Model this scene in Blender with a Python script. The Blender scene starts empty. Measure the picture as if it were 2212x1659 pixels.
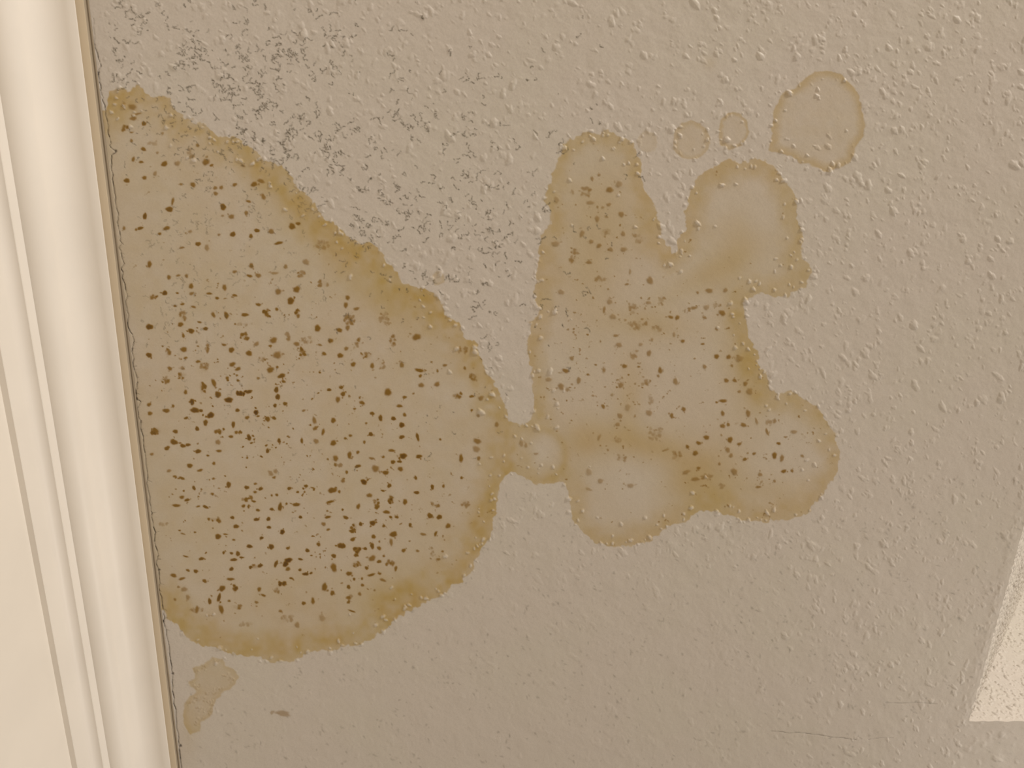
import bpy, math
import numpy as np
from mathutils import Matrix, Vector

# ------------------------------------------------------------------ camera
W, H, F = 2212.0, 1659.0, 1660.0
CEIL, CAMZ = 2.40, 1.50
HC = CEIL - CAMZ

def unit(v):
    v = np.array(v, float)
    return v / np.linalg.norm(v)

VPY = (800.0 - W / 2, -(5100.0 - H / 2))        # vanishing point of the direction along the wall
DY = unit((VPY[0], VPY[1], -F))
_t = -VPY[0] * 1.0 / (VPY[1] * 0.44 - F)        # edges square to the wall run level in the picture
DX = unit((1.0, 0.44 * _t, _t))
DX = unit(DX - DY * DX.dot(DY))
DZ = np.cross(DX, DY)
RM = np.array([DX, DY, DZ])                     # camera vector -> world vector

S = bpy.context.scene
cam_d = bpy.data.cameras.new('camera')
cam_d.sensor_fit = 'HORIZONTAL'
cam_d.sensor_width = 36.0
cam_d.lens = 36.0 * F / W
cam_d.clip_start = 0.01
cam = bpy.data.objects.new('camera', cam_d)
S.collection.objects.link(cam)
M4 = Matrix([list(RM[0]) + [0], list(RM[1]) + [0], list(RM[2]) + [CAMZ], [0, 0, 0, 1]])
cam.matrix_world = M4
S.camera = cam

# ------------------------------------------------------------------ light
world = bpy.data.worlds.new('world')
S.world = world
world.use_nodes = True
bg = world.node_tree.nodes['Background']
bg.inputs[0].default_value = (1.0, 0.915, 0.83, 1)
bg.inputs[1].default_value = 0.50

def area_lamp(name, loc, target, size, power, col):
    d = bpy.data.lights.new(name, 'AREA')
    d.shape = 'DISK'
    d.size = size
    d.energy = power
    d.color = col
    o = bpy.data.objects.new(name, d)
    S.collection.objects.link(o)
    o.location = loc
    o.rotation_euler = (Vector(target) - Vector(loc)).to_track_quat('-Z', 'Y').to_euler()
    return o

area_lamp('room_lamp', (3.4, -3.0, CEIL - 0.90), (0.0, 0.5, CEIL - 0.05), 0.45, 262.0, (1.0, 0.915, 0.82))

area_lamp('far_fill_added', (3.4, 3.0, CEIL - 1.15), (0.0, 0.6, CEIL), 0.6, 52.0, (1.0, 0.91, 0.80))  # added fill light, lifts the far part of the ceiling

# added unseen fill light that brightens the recess at the lower right
area_lamp('recess_fill_added', (1.55, -0.75, CEIL + 0.22), (0.85, 0.40, CEIL + 0.12), 0.10, 3.2, (1.0, 0.92, 0.80))

S.view_settings.view_transform = 'Standard'
S.view_settings.look = 'None'
S.view_settings.exposure = -0.69
S.view_settings.gamma = 1.0
S.view_settings.use_curve_mapping = False

# ------------------------------------------------------------------ helpers
def ray(px, py):
    v = np.array([px - W / 2, -(py - H / 2), -F])
    return RM @ v

def on_ceiling(px, py, z=CEIL):
    d = ray(px, py)
    k = (z - CAMZ) / d[2]
    return d[0] * k, d[1] * k

def to_px(x, y, z):
    """where points of the room fall on the photograph (arrays)"""
    v = [x * RM[0][i] + y * RM[1][i] + (z - CAMZ) * RM[2][i] for i in range(3)]
    return W / 2 + F * v[0] / (-v[2]), H / 2 - F * v[1] / (-v[2])

rng = np.random.default_rng(11)

def value_noise(shape, cell, seed, octaves=1):
    """smooth noise in -1..1 over an array, cell = size of the first octave"""
    out = np.zeros(shape, np.float32)
    amp, tot = 1.0, 0.0
    for k in range(octaves):
        r = np.random.default_rng(seed + 101 * k)
        c = max(cell / 2 ** k, 1.0)
        gh, gw = int(shape[0] / c) + 4, int(shape[1] / c) + 4
        g = r.uniform(-1, 1, (gh, gw)).astype(np.float32)
        ys = np.arange(shape[0], dtype=np.float32) / c
        xs = np.arange(shape[1], dtype=np.float32) / c
        yi, xi = ys.astype(int), xs.astype(int)
        fy, fx = ys - yi, xs - xi
        fy = (fy * fy * (3 - 2 * fy))[:, None]
        fx = (fx * fx * (3 - 2 * fx))[None, :]
        a = g[yi][:, xi]; b = g[yi][:, xi + 1]; c_ = g[yi + 1][:, xi]; d = g[yi + 1][:, xi + 1]
        out += amp * ((a * (1 - fx) + b * fx) * (1 - fy) + (c_ * (1 - fx) + d * fx) * fy)
        tot += amp
        amp *= 0.5
    return out / tot * 1.4

def sstep(a, b, x):
    t = np.clip((x - a) / (b - a), 0, 1)
    return t * t * (3 - 2 * t)

# the surface map of the ceiling: one cell per photo pixel, with a margin all round
MG = 400
MH, MW = int(H) + 2 * MG, int(W) + 2 * MG
YY, XX = np.mgrid[0:MH, 0:MW].astype(np.float32)
XX -= MG
YY -= MG

def sample(m, px, py):
    x = np.clip(px + MG, 0, MW - 1.001)
    y = np.clip(py + MG, 0, MH - 1.001)
    xi, yi = x.astype(np.int32), y.astype(np.int32)
    fx, fy = x - xi, y - yi
    return (m[yi, xi] * (1 - fx) + m[yi, xi + 1] * fx) * (1 - fy) + (m[yi + 1, xi] * (1 - fx) + m[yi + 1, xi + 1] * fx) * fy

def poly_sdf(poly):
    """distance to an outline, positive inside, worked out on a 4 px raster and enlarged"""
    st = 4
    gy, gx = np.mgrid[0:MH // st + 2, 0:MW // st + 2].astype(np.float32)
    gx = gx * st - MG
    gy = gy * st - MG
    d2 = np.full(gx.shape, 1e12, np.float32)
    ins = np.zeros(gx.shape, bool)
    n = len(poly)
    for i in range(n):
        x0, y0 = poly[i]
        x1, y1 = poly[(i + 1) % n]
        ex, ey = x1 - x0, y1 - y0
        l2 = ex * ex + ey * ey + 1e-9
        t = np.clip(((gx - x0) * ex + (gy - y0) * ey) / l2, 0, 1)
        d2 = np.minimum(d2, (gx - x0 - t * ex) ** 2 + (gy - y0 - t * ey) ** 2)
        if y0 != y1:
            c = ((y0 > gy) != (y1 > gy)) & (gx < (x1 - x0) * (gy - y0) / (y1 - y0) + x0)
            ins ^= c
    sd = np.sqrt(d2) * np.where(ins, 1, -1)
    x = (np.arange(MW) / st).astype(np.float32)
    y = (np.arange(MH) / st).astype(np.float32)
    xi, yi = x.astype(int), y.astype(int)
    fx, fy = (x - xi)[None, :], (y - yi)[:, None]
    return ((sd[yi][:, xi] * (1 - fx) + sd[yi][:, xi + 1] * fx) * (1 - fy)
            + (sd[yi + 1][:, xi] * (1 - fx) + sd[yi + 1][:, xi + 1] * fx) * fy).astype(np.float32)

def window(cx, cy, r):
    x0, x1 = int(max(cx - r + MG, 0)), int(min(cx + r + MG + 1, MW))
    y0, y1 = int(max(cy - r + MG, 0)), int(min(cy + r + MG + 1, MH))
    if x1 <= x0 or y1 <= y0:
        return None
    return slice(y0, y1), slice(x0, x1)

def blob(m, cx, cy, rx, ry, ang, val, soft=0.35, wob=0.25, mode='max', dome=False, r=rng):
    """one irregular spot stamped on a map"""
    R = max(rx, ry) * (1 + wob) + 3
    w = window(cx, cy, R)
    if w is None:
        return
    dx = XX[w] - cx
    dy = YY[w] - cy
    c, s = math.cos(ang), math.sin(ang)
    u = (dx * c + dy * s) / rx
    v = (-dx * s + dy * c) / ry
    th = np.arctan2(v, u)
    p = r.uniform(0, 6.28, 3)
    rad = np.sqrt(u * u + v * v) / (1 + wob * (0.5 * np.sin(2 * th + p[0]) + 0.35 * np.sin(3 * th + p[1]) + 0.25 * np.sin(5 * th + p[2])))
    if dome:
        f = np.clip(1.15 - rad ** 2, 0, 1) ** 0.8
    else:
        f = 1 - sstep(1 - soft, 1 + soft, rad)
    f = f * val
    if mode == 'max':
        m[w] = np.maximum(m[w], f)
    elif mode == 'min':
        m[w] = np.minimum(m[w], 1 - f)
    else:
        m[w] += f

def gauss(cx, cy, rx, ry, ang=0.0):
    c, s = math.cos(ang), math.sin(ang)
    u = ((XX - cx) * c + (YY - cy) * s) / rx
    v = (-(XX - cx) * s + (YY - cy) * c) / ry
    return np.exp(-(u * u + v * v))

# ------------------------------------------------------------------ outlines of the stains (traced)
def crack_x(y):
    return 200.0 + 0.117 * y

STAIN_L = [(crack_x(238), 238), (232, 215), (240, 196), (262, 187), (285, 191), (300, 187), (314, 203), (340, 211), (362, 213),
    (375, 232), (395, 258), (415, 263), (442, 262), (455, 282), (480, 291), (512, 296), (530, 310), (550, 330), (575, 346), (602, 357),
    (618, 372), (642, 402), (668, 428), (680, 448), (705, 470), (730, 492), (750, 510), (775, 526), (805, 530), (830, 548), (835, 562),
    (847, 579), (869, 610), (897, 615), (917, 624), (944, 641), (954, 656), (961, 679), (991, 706), (1011, 733), (1029, 739), (1036, 766),
    (1051, 800), (1066, 823), (1075, 846), (1091, 880), (1096, 903), (1111, 917), (1113, 950), (1112, 990), (1100, 1014), (1088, 1034),
    (1078, 1074), (1072, 1104), (1063, 1141), (1054, 1164), (1041, 1183), (1028, 1204), (1024, 1221), (998, 1258), (954, 1286),
    (907, 1306), (874, 1323), (850, 1345), (830, 1362), (810, 1372), (800, 1388), (740, 1400), (669, 1411), (629, 1430), (585, 1428),
    (535, 1423), (502, 1413), (468, 1402), (435, 1390), (415, 1380), (385, 1358), (362, 1338), (crack_x(1325), 1320),
    (150, 1310), (60, 238)]
STAIN_R = [(1113, 990), (1113, 917), (1125, 922), (1138, 913), (1150, 900), (1155, 886), (1151, 846), (1145, 813), (1141, 780),
    (1138, 753), (1146, 719), (1146, 696), (1161, 666), (1152, 630), (1160, 609), (1155, 579), (1163, 545), (1172, 502), (1188, 482),
    (1178, 421), (1188, 395), (1198, 355), (1212, 321), (1232, 298), (1262, 286), (1302, 284), (1339, 291), (1360, 306), (1376, 321),
    (1386, 355), (1392, 401), (1409, 435), (1422, 482), (1434, 522), (1452, 550), (1466, 542), (1462, 518), (1480, 490), (1482, 460),
    (1485, 438), (1492, 408), (1509, 381), (1536, 365), (1569, 345), (1612, 348), (1653, 345), (1676, 361), (1686, 385), (1706, 398),
    (1720, 421), (1723, 462), (1733, 488), (1730, 515), (1736, 552), (1750, 582), (1740, 615), (1713, 632), (1693, 642), (1673, 646),
    (1659, 637), (1639, 632), (1616, 642), (1607, 659), (1612, 696), (1619, 733), (1633, 759), (1636, 786), (1653, 816), (1663, 843),
    (1686, 850), (1706, 840), (1726, 856), (1746, 871), (1770, 883), (1790, 907), (1803, 930), (1810, 967), (1807, 1004), (1802, 1034),
    (1783, 1064), (1766, 1087), (1752, 1103), (1726, 1117), (1679, 1124), (1639, 1124), (1602, 1121), (1582, 1112), (1549, 1104),
    (1515, 1110), (1476, 1127), (1443, 1141), (1409, 1168), (1369, 1174), (1322, 1179), (1285, 1171), (1262, 1154), (1238, 1131),
    (1232, 1104), (1232, 1074), (1222, 1050), (1215, 1040), (1172, 1046), (1141, 1040), (1125, 1027), (1111, 1014), (1102, 1012)]

def z3(pts):
    return [(1472 + x / 2.989, y / 2.989) for x, y in pts]
def z7(pts):
    return [(x / 2.989, 1104 + y / 2.989) for x, y in pts]
def oval(cx, cy, rx, ry, n=12):
    return [(cx + rx * math.cos(k * 6.2832 / n), cy + ry * math.sin(k * 6.2832 / n)) for k in range(n)]

SMALL = {
    'ring': z3([(870, 465), (950, 455), (1040, 490), (1110, 560), (1150, 620), (1170, 700), (1190, 800), (1180, 880), (1120, 950),
        (1110, 1040), (1040, 1080), (930, 1105), (860, 1080), (770, 1050), (700, 1010), (570, 970), (580, 900), (585, 800), (600, 700),
        (650, 600), (740, 560), (800, 500)]),
    'pale': oval(1493, 303, 41, 43),
    'drop': z3([(250, 770), (300, 735), (380, 725), (425, 770), (440, 850), (410, 900), (370, 945), (300, 960), (250, 930), (240, 850)]),
    'faint': oval(1400, 307, 23, 24),
    'corner': z7([(1370, 940), (1440, 960), (1450, 1000), (1500, 1020), (1540, 1070), (1520, 1120), (1450, 1170), (1400, 1215),
        (1380, 1260), (1370, 1310), (1300, 1360), (1290, 1420), (1230, 1440), (1200, 1390), (1185, 1330), (1180, 1240), (1230, 1190),
        (1290, 1170), (1225, 1130), (1215, 1100), (1260, 1080), (1250, 1020), (1310, 990)]),
    'fleck': oval(947, 602, 14, 17),
}

edge_n = value_noise((MH, MW), 26, 5, 2) * 5.2 + value_noise((MH, MW), 8, 9, 2) * 3.4
sdL = poly_sdf(STAIN_L) + edge_n * np.where(XX < crack_x(YY) + 12, 0.4, 1)
sdR = poly_sdf(STAIN_R) + edge_n
SDS = {k: poly_sdf(v) + edge_n * 0.55 for k, v in SMALL.items()}
seam = XX - 1112.5                               # the two large stains touch along a short line
sdBig = np.maximum(sdL, sdR) + 26 * np.exp(-(seam / 16) ** 2) * np.exp(-((YY - 966) / 46) ** 4)
sdL = np.where(seam > 0, np.minimum(sdBig, -seam), sdBig)
sdR = np.where(seam < 0, np.minimum(sdBig, seam), sdBig)
inU = sstep(-1.2, 1.6, sdBig)

lf = value_noise((MH, MW), 70, 21, 3)
mf = value_noise((MH, MW), 18, 33, 2)

# tan of the stains -------------------------------------------------
inL = inU * (1 - sstep(-10, 10, seam))
inR = inU * sstep(-10, 10, seam)
rimw = np.where(XX < 1112, 72, 54) + 20 * lf
rim = sstep(0, 1, 1 - (sdBig - 8) / np.maximum(rimw, 14))
extraL = (0.62 * gauss(770, 590, 150, 48, 0.80) + 0.35 * gauss(600, 420, 140, 36, 0.75) + 0.55 * gauss(258, 232, 34, 34)
          + 0.55 * gauss(860, 1275, 110, 42, -0.45) + 0.40 * gauss(400, 1335, 80, 34, 0.4) + 0.30 * gauss(620, 1385, 170, 30, 0)
          + 0.30 * gauss(1045, 1110, 34, 90, 0.25) + 0.25 * gauss(900, 680, 80, 50, 0.7) + 0.18 * gauss(680, 1290, 180, 60, -0.1))
stL = (0.33 + 0.36 * rim + 0.45 * extraL + 0.07 * lf + 0.05 * mf + 0.14 * rim * mf)
patchR = (0.30 * gauss(1300, 470, 90, 120, 0.2) + 0.28 * gauss(1400, 700, 90, 35, 0.1) + 0.26 * gauss(1360, 860, 30, 90, 0.1)
          + 0.42 * gauss(1390, 960, 120, 36, 0.25) + 0.42 * gauss(1490, 1040, 60, 60) + 0.28 * gauss(1530, 590, 110, 34, -0.5)
          + 0.30 * gauss(1600, 780, 46, 130, -0.2) + 0.25 * gauss(1640, 1060, 130, 34, 0) + 0.20 * gauss(1600, 520, 40, 90)
          + 0.32 * gauss(1255, 960, 50, 40) + 0.2 * gauss(1560, 1000, 60, 60) + 0.18 * gauss(1270, 620, 60, 90))
paleR = gauss(1375, 1050, 72, 52) + gauss(1610, 440, 70, 52) + 0.7 * gauss(1500, 780, 60, 90) + 0.8 * gauss(1690, 985, 72, 60) + gauss(1170, 975, 44, 40)
stR = (0.26 + 0.34 * rim + patchR - 0.10 * paleR + 0.05 * lf + 0.10 * rim * mf
    + 0.26 * np.exp(-((np.hypot(XX - 1166, YY - 983) - 55) / 10) ** 2) * sstep(1150, 1200, XX))
stain = inL * stL + inR * stR
small_level = {'ring': (0.20, 0.40, 22), 'pale': (0.27, 0.20, 12), 'drop': (0.20, 0.34, 8), 'faint': (0.17, 0.04, 9), 'corner': (0.34, 0.16, 12), 'fleck': (0.26, 0.16, 5)}
for k, sd in SDS.items():
    b, rr, wd = small_level[k]
    stain = np.maximum(stain, sstep(-1.5, 1.8, sd) * (b + rr * sstep(0, 1, 1 - (sd - 3) / wd) + 0.05 * mf))
stain += 0.16 * gauss(1533, 137, 13, 15) + 0.16 * gauss(405, 1590, 22, 50) * (XX > 380)
stain += 0.10 * gauss(262, 900, 40, 600) * (1 - inL) * 0

# anything inside any stain
inAny = np.maximum(inL, inR)
for sd in SDS.values():
    inAny = np.maximum(inAny, sstep(-1.5, 1.8, sd))

# ------------------------------------------------------------------ plaster splatter, brown spots, mould
hgt = np.zeros((MH, MW), np.float32)
spot = np.zeros((MH, MW), np.float32)
mold = np.zeros((MH, MW), np.float32)
crack = np.zeros((MH, MW), np.float32)
PXM = HC / F                                   # metres per photo pixel on the ceiling

def m_at(m, x, y):
    return float(m[int(min(max(y + MG, 0), MH - 1)), int(min(max(x + MG, 0), MW - 1))])

clump = value_noise((MH, MW), 45, 71, 2)

# bumps outside the stains
N = 24500
bx = rng.uniform(-MG, W + MG, N); by = rng.uniform(-MG, H + MG, N); bu = rng.uniform(0, 1, N)
for x, y, u in zip(bx, by, bu):
    if x < crack_x(y) + 10:
        continue
    din = max(m_at(sdL, x, y), m_at(sdR, x, y))
    low = 1 - float(sstep(1050, 1350, y)) * (1 - float(sstep(1500, 1900, x)) * 0.7) * 0.72
    if din > 0:
        continue
    if u > 0.12 and max(m_at(sd, x, y) for sd in SDS.values()) > 4:
        continue
    keep = 0.42 + 0.5 * m_at(clump, x, y) + (0.12 if y < 900 else 0)
    if u > keep + 0.12 * (x > 1500):
        continue
    r = float(np.clip(rng.lognormal(1.28, 0.36), 1.8, 8.0))
    n = 1 if rng.random() < 0.72 else int(rng.integers(2, 4))
    for k in range(n):
        rr = r * rng.uniform(0.6, 1.1) if n > 1 else r
        ox, oy = (rng.normal(0, r * 1.1, 2) if k else (0, 0))
        a = rng.uniform(-1.0, 1.0) + 1.4
        blob(hgt, x + ox, y + oy, rr * rng.uniform(1.0, 1.7), rr * rng.uniform(0.75, 1.0), a, rr * 0.27 * low * rng.uniform(0.3, 1.0), wob=0.35, dome=True)

# pale grains standing on the rims of the stains
clean = np.zeros((MH, MW), np.float32)
N = 9000
gx = rng.uniform(230, 1830, N); gy = rng.uniform(170, 1440, N)
for x, y in zip(gx, gy):
    a, b = m_at(sdL, x, y), m_at(sdR, x, y)
    d = max(a, b)
    ds = max(m_at(sd, x, y) for sd in SDS.values())
    d = max(d, ds)
    if x < crack_x(y) + 10:
        continue
    if -6 < d < 75:
        p = 0.44 * math.exp(-max(d, 0) / 26.0) + 0.012
        if rng.random() < p:
            r = float(np.clip(rng.lognormal(1.15, 0.3), 2.0, 6.5))
            an = rng.uniform(0, 3.1)
            rx, ry = r * rng.uniform(1, 1.4), r * 0.85
            st = rng.bit_generator.state
            blob(hgt, x, y, rx, ry, an, r * 0.42, wob=0.3, dome=True)
            blob(clean, x, y, rx * 0.8, ry * 0.8, an, rng.uniform(0.55, 0.95), wob=0.3)

# brown spots where the splatter soaked through
def brown(x, y, r, v, h=True):
    n = 1 if rng.random() < 0.62 else int(rng.integers(2, 5))
    a0 = rng.uniform(0, 3.14)
    for k in range(n):
        rr = r * (1 if k == 0 else rng.uniform(0.35, 0.8))
        ox = 0 if k == 0 else math.cos(a0) * r * 1.4 * k + rng.normal(0, r * 0.4)
        oy = 0 if k == 0 else math.sin(a0) * r * 1.4 * k + rng.normal(0, r * 0.4)
        an = rng.uniform(-0.9, 0.9)
        blob(spot, x + ox, y + oy, rr * rng.uniform(1.0, 1.3), rr * rng.uniform(0.72, 1.0), an, v * rng.uniform(0.75, 1.0), soft=0.42, wob=0.26)
        if h:
            blob(hgt, x + ox, y + oy, rr * 1.2, rr * 0.9, an, rr * 0.07, wob=0.3, dome=True)

N = 5200
sx = rng.uniform(230, 1110, N); sy = rng.uniform(200, 1420, N)
cl2 = value_noise((MH, MW), 34, 88, 2)
dens = 0.20 + 0.75 * gauss(560, 850, 380, 260, 0.2) + 0.45 * gauss(660, 1180, 330, 150, -0.1) + 0.2 * gauss(900, 800, 160, 200)
strg = 0.42 + 0.62 * gauss(520, 880, 330, 260, 0.3) + 0.34 * gauss(640, 1190, 330, 130, -0.1)
for x, y in zip(sx, sy):
    d = m_at(sdL, x, y)
    if d < 8 or x < crack_x(y) + 16:
        continue
    near = x - crack_x(y)
    p = m_at(dens, x, y) * (0.55 + 0.55 * m_at(cl2, x, y)) * min(1, d / 60.0) * min(1, near / 120.0 + 0.35)
    if rng.random() > p * 0.8:
        continue
    r = float(np.clip(rng.lognormal(0.45, 0.35), 0.8, 2.6))
    brown(x, y, r, float(np.clip(m_at(strg, x, y) * rng.uniform(0.35, 0.8), 0.15, 0.8)))
N = 3000
sx = rng.uniform(1110, 1810, N); sy = rng.uniform(285, 1175, N)
densR = (0.10 + 0.6 * gauss(1320, 640, 120, 190) + 0.55 * gauss(1370, 820, 160, 110) + 0.5 * gauss(1500, 700, 110, 100) + 0.5 * gauss(1660, 980, 150, 110)
         + 0.35 * gauss(1400, 960, 120, 60) + 0.3 * gauss(1250, 800, 70, 160) + 0.2 * gauss(1370, 1060, 100, 60))
for x, y in zip(sx, sy):
    d = m_at(sdR, x, y)
    if d < 8:
        continue
    if rng.random() > m_at(densR, x, y) * (0.55 + 0.5 * m_at(cl2, x, y)) * 1.3:
        continue
    r = float(np.clip(rng.lognormal(0.55, 0.35), 0.9, 2.8))
    brown(x, y, r, float(rng.uniform(0.18, 0.48)))
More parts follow.
